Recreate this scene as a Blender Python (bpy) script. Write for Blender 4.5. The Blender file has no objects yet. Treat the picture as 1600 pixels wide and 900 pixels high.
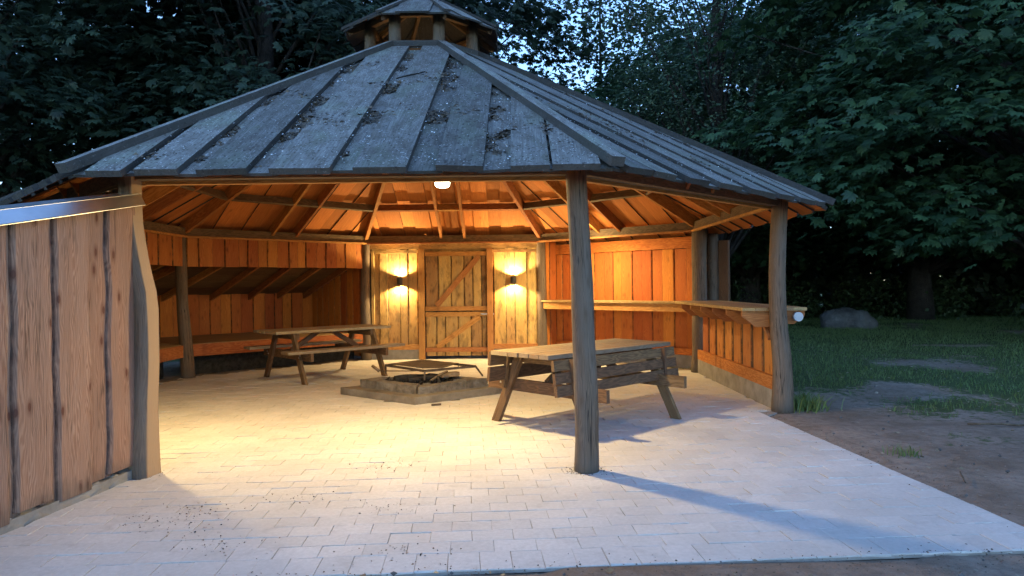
import bpy, math, random
import numpy as np
from mathutils import Vector as V, Matrix, noise as mnoise

random.seed(7); RNG = np.random.default_rng(11)
sc = bpy.context.scene
COL = sc.collection
PI = math.pi

# ---------------------------------------------------------------- camera, sky, sun, exposure
cam_d = bpy.data.cameras.new('camera'); cam = bpy.data.objects.new('camera', cam_d); COL.objects.link(cam)
cam_d.sensor_width = 36; cam_d.lens = 24.6; cam_d.clip_start = .05; cam_d.clip_end = 600
YAW, PITCH, ROLL = .0056, -.0051, -.0113
cam.matrix_world = (Matrix.Translation((1.2067, -9.4476, 1.4297)) @ Matrix.Rotation(YAW, 4, 'Z')
                    @ Matrix.Rotation(PI/2 + PITCH, 4, 'X') @ Matrix.Rotation(ROLL, 4, 'Z'))
sc.camera = cam
SUN_EL, SUN_ROT = math.radians(24.0), math.radians(200)
w = bpy.data.worlds.new('World'); sc.world = w; w.use_nodes = True
nt = w.node_tree; nt.nodes.clear()
sky = nt.nodes.new('ShaderNodeTexSky'); sky.sky_type = 'NISHITA'; sky.sun_disc = False
sky.sun_elevation = SUN_EL; sky.sun_rotation = SUN_ROT; sky.ozone_density = 5; sky.dust_density = 0; sky.air_density = 1.0
bg = nt.nodes.new('ShaderNodeBackground'); bg.inputs[1].default_value = .145
wo = nt.nodes.new('ShaderNodeOutputWorld')
nt.links.new(sky.outputs[0], bg.inputs[0]); nt.links.new(bg.outputs[0], wo.inputs[0])
sun_d = bpy.data.lights.new('sun', 'SUN'); sun_d.energy = .02; sun_d.angle = math.radians(25); sun_d.color = (.75, .85, 1)
sun = bpy.data.objects.new('sun', sun_d); COL.objects.link(sun)
sun.rotation_euler = (PI/2 - SUN_EL, 0, PI - SUN_ROT)
sc.view_settings.view_transform = 'Standard'; sc.view_settings.look = 'None'
sc.view_settings.exposure = 1.6; sc.view_settings.gamma = 1
sc.cycles.max_bounces = 5; sc.cycles.diffuse_bounces = 3; sc.cycles.glossy_bounces = 2; sc.cycles.transmission_bounces = 2; sc.cycles.transparent_max_bounces = 2
sc.cycles.use_denoising = True; sc.cycles.use_adaptive_sampling = True; sc.cycles.adaptive_threshold = .04; sc.cycles.caustics_reflective = False; sc.cycles.caustics_refractive = False

# ---------------------------------------------------------------- node helpers and materials
def mat(name):
    m = bpy.data.materials.new(name); m.use_nodes = True
    t = m.node_tree; b = t.nodes['Principled BSDF']
    return m, t, b
def N(t, kind, **kw):
    n = t.nodes.new(kind)
    for k, v in kw.items():
        if k.startswith('i_'):
            key = k[2:]; key = int(key) if key.isdigit() else key
            n.inputs[key].default_value = v
        else: setattr(n, k, v)
    return n
def ramp(t, src, stops):
    r = N(t, 'ShaderNodeValToRGB'); e = r.color_ramp.elements
    while len(e) < len(stops): e.new(.5)
    for el, (p, c) in zip(e, stops):
        el.position = p; el.color = (*c, 1) if len(c) == 3 else c
    t.links.new(src, r.inputs[0]); return r.outputs[0]
def mixc(t, fac, a, b, mode='MIX'):
    n = N(t, 'ShaderNodeMix', data_type='RGBA', blend_type=mode)
    for sock, v in ((n.inputs[0], fac), (n.inputs[6], a), (n.inputs[7], b)):
        if hasattr(v, 'links'): t.links.new(v, sock)
        elif isinstance(v, (int, float)): sock.default_value = v
        else: sock.default_value = (*v, 1)
    return n.outputs[2]
def math_(t, op, a, b=None, clamp=False):
    n = N(t, 'ShaderNodeMath', operation=op, use_clamp=clamp)
    for s, v in ((n.inputs[0], a), (n.inputs[1], b)):
        if v is None: continue
        if hasattr(v, 'links'): t.links.new(v, s)
        else: s.default_value = v
    return n.outputs[0]
def mapping(t, src, scale, loc=(0,0,0)):
    n = N(t, 'ShaderNodeMapping'); n.inputs['Scale'].default_value = scale; n.inputs['Location'].default_value = loc
    t.links.new(src, n.inputs[0]); return n.outputs[0]
def noise(t, vec, scale, detail=4, rough=.55, dist=0):
    n = N(t, 'ShaderNodeTexNoise'); n.inputs['Scale'].default_value = scale; n.inputs['Detail'].default_value = detail
    n.inputs['Roughness'].default_value = rough; n.inputs['Distortion'].default_value = dist
    t.links.new(vec, n.inputs['Vector']); return n.outputs[0]
def bump(t, b, h, strength=.3, dist=.01):
    n = N(t, 'ShaderNodeBump'); n.inputs['Strength'].default_value = strength; n.inputs['Distance'].default_value = dist
    t.links.new(h, n.inputs['Height']); t.links.new(n.outputs[0], b.inputs['Normal'])
def attr(t, name): return N(t, 'ShaderNodeAttribute', attribute_name=name)

def wood(name, light, dark, knot, grey=None, greyamt=0., knots=.5, rough=.75, var=.5, bark=(.05,.035,.025), stain=0., solid=False, crack=0.):
    m, t, b = mat(name)
    gc = attr(t, 'gc').outputs['Vector']; rn = attr(t, 'rnd').outputs['Fac']; ed = attr(t, 'edge').outputs['Fac']
    warp = noise(t, mapping(t, gc, (.9, 5, 5)), 1.6, 3)
    comb = N(t, 'ShaderNodeCombineXYZ'); t.links.new(math_(t, 'MULTIPLY', warp, .5), comb.inputs[1])
    vadd = N(t, 'ShaderNodeVectorMath', operation='ADD'); t.links.new(mapping(t, gc, (.22, 3.2, 3.2)), vadd.inputs[0]); t.links.new(comb.outputs[0], vadd.inputs[1])
    wv = N(t, 'ShaderNodeTexWave', bands_direction='Y'); wv.inputs['Scale'].default_value = 7.5; wv.inputs['Distortion'].default_value = 3.2
    wv.inputs['Detail'].default_value = 3; wv.inputs['Detail Scale'].default_value = 1.4; wv.inputs['Detail Roughness'].default_value = .6
    t.links.new(vadd.outputs[0], wv.inputs['Vector'])
    fine = noise(t, mapping(t, gc, (3, 60, 60)), 2, 4)
    broad = noise(t, mapping(t, gc, (1.1, 4, 4)), 1.3, 3)
    g = math_(t, 'ADD', math_(t, 'MULTIPLY', wv.outputs['Fac'], .5), math_(t, 'MULTIPLY', fine, .5))
    c = mixc(t, ramp(t, g, [(.25, (0,0,0)), (.75, (1,1,1))]), dark, light)
    c = mixc(t, math_(t, 'MULTIPLY', math_(t, 'SUBTRACT', broad, .35, True), 1.1, True), c, tuple(.6*x for x in dark))
    if grey: c = mixc(t, math_(t, 'MULTIPLY', ramp(t, noise(t, mapping(t, gc, (.7, 3.5, 3.5)), 2.2, 5, .6), [(.35, (0,0,0)), (.65, (1,1,1))]), greyamt), c, grey)
    vo = N(t, 'ShaderNodeTexVoronoi', voronoi_dimensions='2D'); vo.inputs['Scale'].default_value = 1; vo.inputs['Randomness'].default_value = 1
    t.links.new(mapping(t, gc, (3.2, 7.5, 2)), vo.inputs['Vector'])
    km = N(t, 'ShaderNodeSeparateColor'); t.links.new(vo.outputs['Color'], km.inputs[0])
    kn = math_(t, 'MULTIPLY', ramp(t, vo.outputs['Distance'], [(.07, (1,1,1)), (.1, (.55,.55,.55)), (.24, (0,0,0))]), math_(t, 'GREATER_THAN', km.outputs[0], .55))
    c = mixc(t, math_(t, 'MULTIPLY', kn, knots), c, knot)
    if stain:
        st = ramp(t, noise(t, mapping(t, gc, (1.2, 3, 3), (3,1,0)), 2.6, 6, .65), [(.5, (0,0,0)), (.62, (1,1,1))])
        c = mixc(t, math_(t, 'MULTIPLY', st, stain), c, (.035, .03, .025))
    if crack:
        cn = noise(t, mapping(t, gc, (.55, 16, 16)), 1.5, 3, .5, .3)
        ck = ramp(t, math_(t, 'ABSOLUTE', math_(t, 'SUBTRACT', cn, .5)), [(.006, (1,1,1)), (.022, (0,0,0))])
        ck = math_(t, 'MULTIPLY', ck, ramp(t, noise(t, mapping(t, gc, (1.3, 6, 6), (4,2,1)), 1.2, 2), [(.42, (0,0,0)), (.55, (1,1,1))]))
        c = mixc(t, math_(t, 'MULTIPLY', ck, crack), c, (.02,.016,.013))
        pz = N(t, 'ShaderNodeSeparateXYZ'); t.links.new(N(t, 'ShaderNodeNewGeometry').outputs['Position'], pz.inputs[0])
        dn = math_(t, 'ADD', pz.outputs[2], math_(t, 'MULTIPLY', noise(t, mapping(t, gc, (5, 9, 9)), 1.5, 4), .22))
        c = mixc(t, ramp(t, dn, [(.14, (.75,.75,.75)), (.3, (0,0,0))]), c, (.1,.085,.07))
    hv = N(t, 'ShaderNodeHueSaturation'); t.links.new(c, hv.inputs['Color'])
    t.links.new(math_(t, 'ADD', math_(t, 'MULTIPLY', rn, var), 1 - var*.5), hv.inputs['Value'])
    t.links.new(math_(t, 'ADD', math_(t, 'MULTIPLY', rn, .022), .489), hv.inputs['Hue'])
    edn = math_(t, 'MULTIPLY', ed, ramp(t, noise(t, mapping(t, gc, (6, 10, 10)), 2, 4), [(.35, (.25,.25,.25)), (.6, (1,1,1))])) if not solid else ed
    c = mixc(t, edn, hv.outputs[0], bark)
    t.links.new(c, b.inputs['Base Color']); b.inputs['Roughness'].default_value = rough
    b.inputs['Specular IOR Level'].default_value = .25
    bump(t, b, math_(t, 'ADD', fine, math_(t, 'MULTIPLY', wv.outputs['Fac'], .5)), .35, .004)
    return m

M = {}
M['larch'] = wood('larch', (.52,.205,.062), (.37,.12,.03), (.16,.05,.018), knots=.75, var=.45)
M['larch_in'] = wood('larch_in', (.56,.19,.045), (.42,.12,.026), (.17,.055,.015), knots=.5, var=.4)
M['oldlarch'] = wood('oldlarch', (.62,.38,.14), (.44,.25,.085), (.12,.06,.025), grey=(.3,.23,.13), greyamt=.4, knots=.6, var=.45, stain=.45)
M['cladding'] = wood('cladding', (.46,.285,.195), (.29,.155,.1), (.13,.05,.032), knots=.95, var=.8, grey=(.3,.21,.165), greyamt=.45, bark=(.07,.05,.042), crack=.5)
M['frame'] = wood('frame', (.54,.265,.09), (.4,.175,.055), (.2,.08,.03), knots=.5, var=.3)
M['rafter'] = wood('rafter', (.44,.19,.06), (.3,.115,.034), (.15,.06,.02), knots=.3, var=.4)
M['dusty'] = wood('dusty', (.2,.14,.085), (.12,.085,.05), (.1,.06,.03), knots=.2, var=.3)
M['table'] = wood('table', (.34,.24,.14), (.22,.145,.08), (.13,.08,.04), grey=(.3,.25,.18), greyamt=.6, knots=.4, var=.4)
M['darkwood'] = wood('darkwood', (.19,.11,.058), (.11,.063,.034), (.08,.045,.025), knots=.4, var=.4)
M['platform'] = wood('platform', (.42,.28,.14), (.3,.18,.08), (.2,.1,.04), knots=.4, var=.3)
M['log'] = wood('log', (.185,.12,.075), (.105,.07,.046), (.085,.052,.032), grey=(.165,.138,.115), greyamt=.6, knots=.5, var=.2, crack=.9)

M['sawnlog'] = wood('sawnlog', (.25,.165,.1), (.15,.098,.062), (.085,.052,.032), grey=(.2,.165,.135), greyamt=.6, knots=.3, var=.2, bark=(.34,.235,.145), solid=True, crack=.6)
def roofwood():
    m, t, b = mat('roof_wood')
    gc = attr(t, 'gc').outputs['Vector']; rn = attr(t, 'rnd').outputs['Fac']
    geo = N(t, 'ShaderNodeNewGeometry')
    fine = noise(t, mapping(t, gc, (2.2, 38, 38)), 2, 5, .6)
    blot = noise(t, mapping(t, gc, (2, 4, 4)), 2.4, 6, .65)
    c = mixc(t, ramp(t, fine, [(.3, (0,0,0)), (.7, (1,1,1))]), (.115,.11,.105), (.265,.26,.245))
    c = mixc(t, math_(t, 'MULTIPLY', ramp(t, blot, [(.42, (0,0,0)), (.62, (1,1,1))]), .8), c, (.105,.092,.078))
    c = mixc(t, math_(t, 'MULTIPLY', ramp(t, noise(t, mapping(t, gc, (1, 2, 2), (9,4,0)), 1.7, 4), [(.5, (0,0,0)), (.75, (1,1,1))]), .5), c, (.17,.21,.14))
    sp = noise(t, mapping(t, gc, (55, 55, 55)), 1, 2, .4)
    dens = noise(t, mapping(t, gc, (3, 4, 4), (2,7,0)), 1.6, 3)
    c = mixc(t, ramp(t, math_(t, 'ADD', sp, math_(t, 'MULTIPLY', dens, .16)), [(.745, (0,0,0)), (.80, (1,1,1))]), c, (.5,.5,.5))
    dk = noise(t, mapping(t, gc, (38, 42, 42), (5,5,5)), 1, 2, .4)
    c = mixc(t, ramp(t, dk, [(.6, (0,0,0)), (.68, (.85,.85,.85))]), c, (.05,.04,.035))
    # the underside is unweathered sawn larch
    under = mixc(t, ramp(t, fine, [(.3, (0,0,0)), (.7, (1,1,1))]), (.38,.125,.03), (.52,.19,.05))
    vo = N(t, 'ShaderNodeTexVoronoi'); t.links.new(mapping(t, gc, (2.2, 5, 2)), vo.inputs['Vector']); vo.inputs['Scale'].default_value = 1
    under = mixc(t, math_(t, 'MULTIPLY', ramp(t, vo.outputs['Distance'], [(.05, (1,1,1)), (.15, (0,0,0))]), .5), under, (.15,.05,.015))
    sep = N(t, 'ShaderNodeSeparateXYZ'); t.links.new(attr(t, 'side').outputs['Vector'], sep.inputs[0])
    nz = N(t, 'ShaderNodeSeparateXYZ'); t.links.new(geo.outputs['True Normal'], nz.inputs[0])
    c = mixc(t, ramp(t, nz.outputs[2], [(.25, (.85,.85,.85)), (.5, (0,0,0))]), c, (.035,.032,.03))  # steep faces darkened: weathered end grain, and shade painted onto hip cap sides
    c = mixc(t, sep.outputs[0], c, under)
    hv = N(t, 'ShaderNodeHueSaturation'); t.links.new(c, hv.inputs['Color'])
    t.links.new(math_(t, 'ADD', math_(t, 'MULTIPLY', rn, .6), .7), hv.inputs['Value'])
    t.links.new(hv.outputs[0], b.inputs['Base Color']); b.inputs['Roughness'].default_value = .8; b.inputs['Specular IOR Level'].default_value = .3
    bump(t, b, math_(t, 'ADD', fine, sp), .5, .006)
    return m
M['roof'] = roofwood()

def simple(name, c1, c2, scale=6, rough=.85, bs=.4, bd=.01, coord='Object', detail=6, spec=.25, metal=0):
    m, t, b = mat(name); tc = N(t, 'ShaderNodeTexCoord').outputs[coord]
    n = noise(t, tc, scale, detail, .62)
    c = mixc(t, ramp(t, n, [(.32, (0,0,0)), (.68, (1,1,1))]), c1, c2)
    t.links.new(c, b.inputs['Base Color']); b.inputs['Roughness'].default_value = rough
    b.inputs['Specular IOR Level'].default_value = spec; b.inputs['Metallic'].default_value = metal
    bump(t, b, noise(t, tc, scale*5, 5, .6), bs, bd); return m
M['concrete'] = simple('concrete', (.2,.185,.165), (.33,.31,.28), 5)
M['firestone'] = simple('firestone', (.1,.085,.07), (.27,.235,.195), 9, bs=1, bd=.03)
M['sootconcrete'] = simple('sootconcrete', (.12,.1,.08), (.24,.205,.165), 5)
M['ash'] = simple('ash', (.09,.085,.08), (.3,.29,.28), 22, bs=1, bd=.02)
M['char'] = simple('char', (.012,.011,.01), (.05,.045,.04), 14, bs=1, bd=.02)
M['rust'] = simple('rust', (.05,.038,.03), (.14,.1,.07), 12, rough=.7)
M['sootplate'] = simple('sootplate', (.07,.055,.04), (.16,.13,.095), 7, rough=.7)
M['rock'] = simple('rock', (.065,.065,.065), (.16,.16,.16), 2.5, bs=1, bd=.08)
M['galv'] = simple('galv', (.55,.57,.6), (.68,.7,.73), 3, rough=.34, bs=.04, metal=1)
M['steel'] = simple('steel', (.3,.3,.3), (.5,.5,.5), 20, rough=.4, metal=.9)
M['lampbody'] = simple('lampbody', (.045,.04,.036), (.07,.06,.055), 10, rough=.5)
M['whitepaint'] = simple('whitepaint', (.72,.74,.78), (.82,.84,.86), 8, rough=.5, bs=.05)
M['pipegrey'] = simple('pipegrey', (.4,.41,.43), (.5,.51,.53), 8, rough=.5, bs=.05)
M['bark'] = simple('bark', (.022,.018,.015), (.055,.045,.038), 5, bs=1, bd=.06)
M['twig'] = simple('twig', (.06,.045,.03), (.14,.11,.08), 20)
M['bed'] = simple('bed', (.22,.195,.17), (.34,.31,.28), 9, coord='Object')

def paver_mat():
    m, t, b = mat('paver'); rn = attr(t, 'rnd').outputs['Fac']
    tc = N(t, 'ShaderNodeNewGeometry').outputs['Position']
    n1 = noise(t, tc, 34, 6, .7); n2 = noise(t, tc, 1.1, 6, .6); n3 = noise(t, tc, 5, 5, .65)
    c = mixc(t, ramp(t, n1, [(.3, (0,0,0)), (.7, (1,1,1))]), (.5,.475,.445), (.62,.59,.56))
    c = mixc(t, math_(t, 'MULTIPLY', ramp(t, n2, [(.42, (0,0,0)), (.7, (1,1,1))]), .55), c, (.43,.4,.36))
    c = mixc(t, math_(t, 'MULTIPLY', ramp(t, n3, [(.56, (0,0,0)), (.72, (1,1,1))]), .4), c, (.34,.31,.28))
    hv = N(t, 'ShaderNodeHueSaturation'); t.links.new(c, hv.inputs['Color'])
    t.links.new(math_(t, 'ADD', math_(t, 'MULTIPLY', rn, .1), .95), hv.inputs['Value'])
    t.links.new(hv.outputs[0], b.inputs['Base Color']); b.inputs['Roughness'].default_value = .9; b.inputs['Specular IOR Level'].default_value = .2
    bump(t, b, n1, .35, .004); return m
M['paver'] = paver_mat()

def leaf_mat(name, c1, c2, trans=.25):
    m, t, b = mat(name); rn = attr(t, 'rnd').outputs['Fac']
    c = mixc(t, rn, c1, c2); t.links.new(c, b.inputs['Base Color']); b.inputs['Roughness'].default_value = .5
    b.inputs['Specular IOR Level'].default_value = .35
    tr = N(t, 'ShaderNodeBsdfTranslucent'); t.links.new(c, tr.inputs[0]); mx = N(t, 'ShaderNodeMixShader'); mx.inputs[0].default_value = trans
    o = t.nodes['Material Output']; t.links.new(b.outputs[0], mx.inputs[1]); t.links.new(tr.outputs[0], mx.inputs[2]); t.links.new(mx.outputs[0], o.inputs[0])
    return m
M['leaf_chestnut'] = leaf_mat('leaf_chestnut', (.02,.052,.026), (.058,.12,.048))
M['leaf_poplar'] = leaf_mat('leaf_poplar', (.045,.08,.045), (.09,.14,.075))
M['leaf_dark'] = leaf_mat('leaf_dark', (.022,.042,.03), (.045,.075,.045))
M['leaf_bush'] = leaf_mat('leaf_bush', (.03,.055,.022), (.06,.1,.035))
M['grass'] = leaf_mat('grass', (.08,.13,.04), (.16,.22,.07))
M['litter'] = leaf_mat('litter', (.035,.026,.018), (.13,.1,.07), 0)
M['dryleaf'] = leaf_mat('dryleaf', (.14,.11,.07), (.3,.25,.18), .05)

def ground_mat():
    m, t, b = mat('ground'); tc = N(t, 'ShaderNodeNewGeometry').outputs['Position']; g = attr(t, 'grassy').outputs['Fac']
    n1 = noise(t, tc, 1.3, 6, .65); n2 = noise(t, tc, 11, 6, .7); n3 = noise(t, tc, 60, 4, .6)
    d = mixc(t, ramp(t, n1, [(.35, (0,0,0)), (.65, (1,1,1))]), (.2,.145,.105), (.32,.26,.21))
    d = mixc(t, math_(t, 'MULTIPLY', ramp(t, n2, [(.45, (0,0,0)), (.7, (1,1,1))]), .7), d, (.13,.1,.08))
    d = mixc(t, ramp(t, n3, [(.63, (0,0,0)), (.7, (.7,.7,.7))]), d, (.3,.27,.24))
    gr = mixc(t, ramp(t, n2, [(.3, (0,0,0)), (.7, (1,1,1))]), (.05,.07,.028), (.09,.12,.045))
    gm = ramp(t, math_(t, 'ADD', g, math_(t, 'MULTIPLY', math_(t, 'SUBTRACT', n2, .5), 1.9)), [(.4, (0,0,0)), (.65, (1,1,1))])
    t.links.new(mixc(t, gm, d, gr), b.inputs['Base Color']); b.inputs['Roughness'].default_value = .95; b.inputs['Specular IOR Level'].default_value = .15
    bump(t, b, math_(t, 'ADD', n2, math_(t, 'MULTIPLY', n3, .5)), .9, .03); return m
M['ground'] = ground_mat()

def emit(name, col, s):
    m = bpy.data.materials.new(name); m.use_nodes = True; t = m.node_tree; t.nodes.clear()
    e = N(t, 'ShaderNodeEmission'); e.inputs[0].default_value = (*col, 1); e.inputs[1].default_value = s
    o = N(t, 'ShaderNodeOutputMaterial'); t.links.new(e.outputs[0], o.inputs[0]); return m
WARM = (1, .72, .31)
M['glow'] = emit('glow', (1, .85, .6), 9)

# ---------------------------------------------------------------- mesh builder
class MB:
    def __init__(s): s.v=[]; s.f=[]; s.gc=[]; s.rn=[]; s.ed=[]; s.sd=[]; s.sm=[]
    def add(s, verts, faces, gc=None, rnd=None, edge=None, side=None, smooth=False):
        o = len(s.v); n = len(verts); s.v += [tuple(x) for x in verts]; s.f += [tuple(i+o for i in f) for f in faces]
        off = (random.uniform(0,40), random.uniform(0,40), random.uniform(0,40))
        gc = gc or [tuple(x) for x in verts]
        s.gc += [(g[0]+off[0], g[1]+off[1], g[2]+off[2]) for g in gc]
        r = random.random() if rnd is None else rnd
        s.rn += [r]*n; s.ed += edge or [0.]*n; s.sd += side or [0.]*n; s.sm += [smooth]*len(faces)
    def board(s, P0, P1, W, w, t, seg=1, wob=0, bark=0, w1=None, rnd=None, Nn=None):
        """board from P0 to P1, face width w along W, back face on the P0-P1 line, thickness t along normal"""
        P0, P1, W = V(P0), V(P1), V(W).normalized(); A = P1-P0; L = A.length; A.normalize()
        Nn = V(Nn).normalized() if Nn is not None else A.cross(W).normalized()
        vs=[]; gc=[]; ed=[]; fs=[]; w1 = w if w1 is None else w1; ph=random.uniform(0,99)
        waney = wob > 0; k = 6 if waney else 4
        for i in range(seg+1):
            u=i/seg; hw=(w+(w1-w)*u)/2; c=P0+A*(L*u)
            if waney:
                a=hw+wob*(mnoise.noise((u*L*2.2+ph,0,1))*1.3+.35*mnoise.noise((u*L*8+ph,3,1))); b=hw+wob*(mnoise.noise((u*L*2.2+ph,9,5))*1.3+.35*mnoise.noise((u*L*8+ph,5,9)))
                ch=min(t*.8,hw*.3)
                prof=[(-a,0,1),(b,0,1),(b-.2*ch,t*.55,bark),(b-ch,t,0),(-a+ch,t,0),(-a+.2*ch,t*.55,bark)]
            else: prof=[(-hw,0,0),(hw,0,0),(hw,t,0),(-hw,t,0)]
            for x,y,e in prof: vs.append(c+W*x+Nn*y); gc.append((L*u,x,y)); ed.append(float(e))
        for i in range(seg):
            for j in range(k): a=i*k+j; b=i*k+(j+1)%k; fs.append((a,b,b+k,a+k))
        fs.append(tuple(reversed(range(k)))); fs.append(tuple(range(seg*k,seg*k+k)))
        s.add(vs,fs,gc,rnd,ed); return s
    def beam(s, P0, P1, w, h, up=(0,0,1), rnd=None):
        """w wide, h high, centred on the axis"""
        P0,P1=V(P0),V(P1); A=(P1-P0).normalized(); S=A.cross(V(up)).normalized(); U=S.cross(A)
        return s.board(P0-U*(h/2), P1-U*(h/2), S, w, h, rnd=rnd, Nn=U)
    def prism(s, poly, T, rnd=None, axis=None, side=False):
        """poly of 3D points extruded by T; gc along axis"""
        poly=[V(p) for p in poly]; T=V(T); n=len(poly); A=V(axis).normalized() if axis is not None else (poly[1]-poly[0]).normalized()
        W=T.normalized().cross(A); o=poly[0]
        vs=poly+[p+T for p in poly]; gc=[((p-o).dot(A),(p-o).dot(W),(p-o).dot(T.normalized())) for p in vs]
        fs=[tuple(reversed(range(n))),tuple(range(n,2*n))]+[(i,(i+1)%n,(i+1)%n+n,i+n) for i in range(n)]
        if side:   # separate the lower face so that it can carry its own attribute
            vs=vs+poly; gc=gc+gc[:n]; fs[0]=tuple(reversed(range(2*n,3*n)))
            s.add(vs,fs,gc,rnd,None,[0.]*(2*n)+[1.]*n)
        else: s.add(vs,fs,gc,rnd)
        return s
    def tube(s, pts, rad, n=12, rough=0, cap=True, rnd=None, smooth=True):
        pts=[V(p) for p in pts]; vs=[]; gc=[]; fs=[]; L=0; ph=random.uniform(0,99); prevS=None
        for i,p in enumerate(pts):
            A=(pts[min(i+1,len(pts)-1)]-pts[max(i-1,0)]).normalized()
            S=A.cross(V((0,1,0)) if abs(A.y)<.9 else V((1,0,0))).normalized() if prevS is None else (prevS-A*prevS.dot(A)).normalized()
            prevS=S; U=A.cross(S)
            if i: L+=(p-pts[i-1]).length
            for j in range(n):
                a=2*PI*j/n; r=rad[i]*(1+rough*mnoise.noise((math.cos(a)*1.2+ph,math.sin(a)*1.2,L*1.7)))
                vs.append(p+S*(math.cos(a)*r)+U*(math.sin(a)*r)); gc.append((L,math.cos(a)*.12,math.sin(a)*.12))
        for i in range(len(pts)-1):
            for j in range(n): a=i*n+j; b=i*n+(j+1)%n; fs.append((a,b,b+n,a+n))
        if cap: fs.append(tuple(reversed(range(n)))); fs.append(tuple(range((len(pts)-1)*n,len(pts)*n)))
        s.add(vs,fs,gc,rnd,smooth=smooth); 
        if cap: s.sm[-1]=s.sm[-2]=False
        return s
    def mesh(s, name, m):
        me=bpy.data.meshes.new(name); me.from_pydata(s.v,[],s.f); me.materials.append(m)
        a=me.attributes.new('gc','FLOAT_VECTOR','POINT'); a.data.foreach_set('vector',np.array(s.gc,np.float32).ravel())
        for nm,d in (('rnd',s.rn),('edge',s.ed)):
            a=me.attributes.new(nm,'FLOAT','POINT'); a.data.foreach_set('value',np.array(d,np.float32))
        if any(s.sd):
            a=me.attributes.new('side','FLOAT_VECTOR','POINT'); a.data.foreach_set('vector',np.repeat(np.array(s.sd,np.float32),3))
        me.polygons.foreach_set('use_smooth',s.sm); me.update(); return me
    def build(s, name, m, parent=None):
        o=bpy.data.objects.new(name,s.mesh(name,M[m])); COL.objects.link(o)
        if parent is not None: o.parent=parent
        return o
def empty(name, loc=(0,0,0), rz=0):
    o=bpy.data.objects.new(name,None); COL.objects.link(o); o.location=loc; o.rotation_euler=(0,0,rz); o.empty_display_size=.2; return o
def tag(o, label, cat, group=None):
    o['label']=label; o['category']=cat
    if group: o['group']=group
    return o
def kind(o,k): o['kind']=k; return o
def np_mesh(name, verts, faces, m, rnd=None):
    """verts (n,3), faces (k,3 or 4) numpy"""
    me=bpy.data.meshes.new(name); me.vertices.add(len(verts)); me.vertices.foreach_set('co',verts.astype(np.float32).ravel())
    k=faces.shape[1]; me.loops.add(faces.size); me.loops.foreach_set('vertex_index',faces.astype(np.int32).ravel())
    me.polygons.add(len(faces)); me.polygons.foreach_set('loop_start',np.arange(0,faces.size,k,dtype=np.int32))
    me.materials.append(M[m])
    if rnd is not None:
        a=me.attributes.new('rnd','FLOAT','POINT'); a.data.foreach_set('value',rnd.astype(np.float32))
    me.update(calc_edges=True); me.validate(); return me

# ---------------------------------------------------------------- plan of the pavilion
S=3.4; A_=S*(1+2**.5)/2; R0=S*1.306563
def oc(i,R=R0,z=0):
    t=math.radians(-112.5+45*i); return V((R*math.cos(t),R*math.sin(t),z))
def fn(i):   # outward normal of the face between corner i and i+1
    t=math.radians(-90+45*i); return V((math.cos(t),math.sin(t),0))
def ft(i): n=fn(i); return V((-n.y,n.x,0))
def fp(i,u,ap,z=0): return fn(i)*ap+ft(i)*u+V((0,0,z))      # point on face i
SL=.559; APE=4.604; ZE=2.26; APT=.786
def ztop(ap): return ZE+SL*(APE-ap)
TAN=math.tan(PI/8)

# ---------------------------------------------------------------- ground and paving
GR=math.radians(4); EX=V((math.cos(GR),math.sin(GR),0)); EY=V((-math.sin(GR),math.cos(GR),0))
def g2w(gx,gy,z=0): return EX*gx+EY*gy+V((0,0,z))
GXR, GYF = 3.73, -6.0
def in_oct(x,y,ap): return all(fn(i).x*x+fn(i).y*y<=ap for i in range(8))
def on_paving(x,y,mar=0):
    gx=EX.x*x+EX.y*y; gy=EY.x*x+EY.y*y
    return in_oct(x,y,A_+.02+mar) or (gx<GXR+mar and gy>GYF-mar and y<-1.4 and x>-1.9-mar)
def grassy(x,y):
    if on_paving(x,y,.25): return 0
    n=mnoise.fractal((x*.42,y*.5,2.2),1,2,5)*1.35+mnoise.noise((x*1.4,y*1.6,7))*.5+mnoise.noise((x*4.2,y*4.6,3))*.35
    far=(y+1.2)*.19+(x-6)*.13 if x>3 else (math.hypot(x,y)-6)*.2
    return max(0,min(1,.35+n*.7+max(-.9,min(.7,far))))
def axis_coords(lo,hi,step,ext):
    c=list(np.arange(lo,hi+1e-6,step)); d=step; x=hi
    while x<ext: d*=1.25; x+=d; c.append(x)
    d=step; x=lo
    while x>-ext: d*=1.25; x-=d; c.insert(0,x)
    return np.array(c)
gxs=axis_coords(-4,14,.14,260); gys=axis_coords(-9,10,.14,260)
gv=[]; gg=[]
for y in gys:
    for x in gxs:
        p=on_paving(x,y,-.15)
        z=-.07 if p else -.008+.026*mnoise.fractal((x*.8,y*.8,0),1,2,4)+.012*mnoise.noise((x*4,y*4,1))
        if not p and on_paving(x,y,.16): z=min(z,-.004) if not on_paving(x,y,.0) else -.03
        if math.hypot(x,y)>25: z-=.02
        gv.append((x,y,z)); gg.append(grassy(x,y) if abs(x)<40 and abs(y)<40 else 1)
nx=len(gxs); ii=np.arange(len(gys)-1)[:,None]*nx+np.arange(nx-1)[None,:]; ii=ii.ravel()
me=np_mesh('ground',np.array(gv),np.stack([ii,ii+1,ii+nx+1,ii+nx],1),'ground')
a=me.attributes.new('grassy','FLOAT','POINT'); a.data.foreach_set('value',np.array(gg,np.float32))
me.polygons.foreach_set('use_smooth',[True]*len(me.polygons))
ground=bpy.data.objects.new('ground',me); COL.objects.link(ground); kind(ground,'structure')

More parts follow.
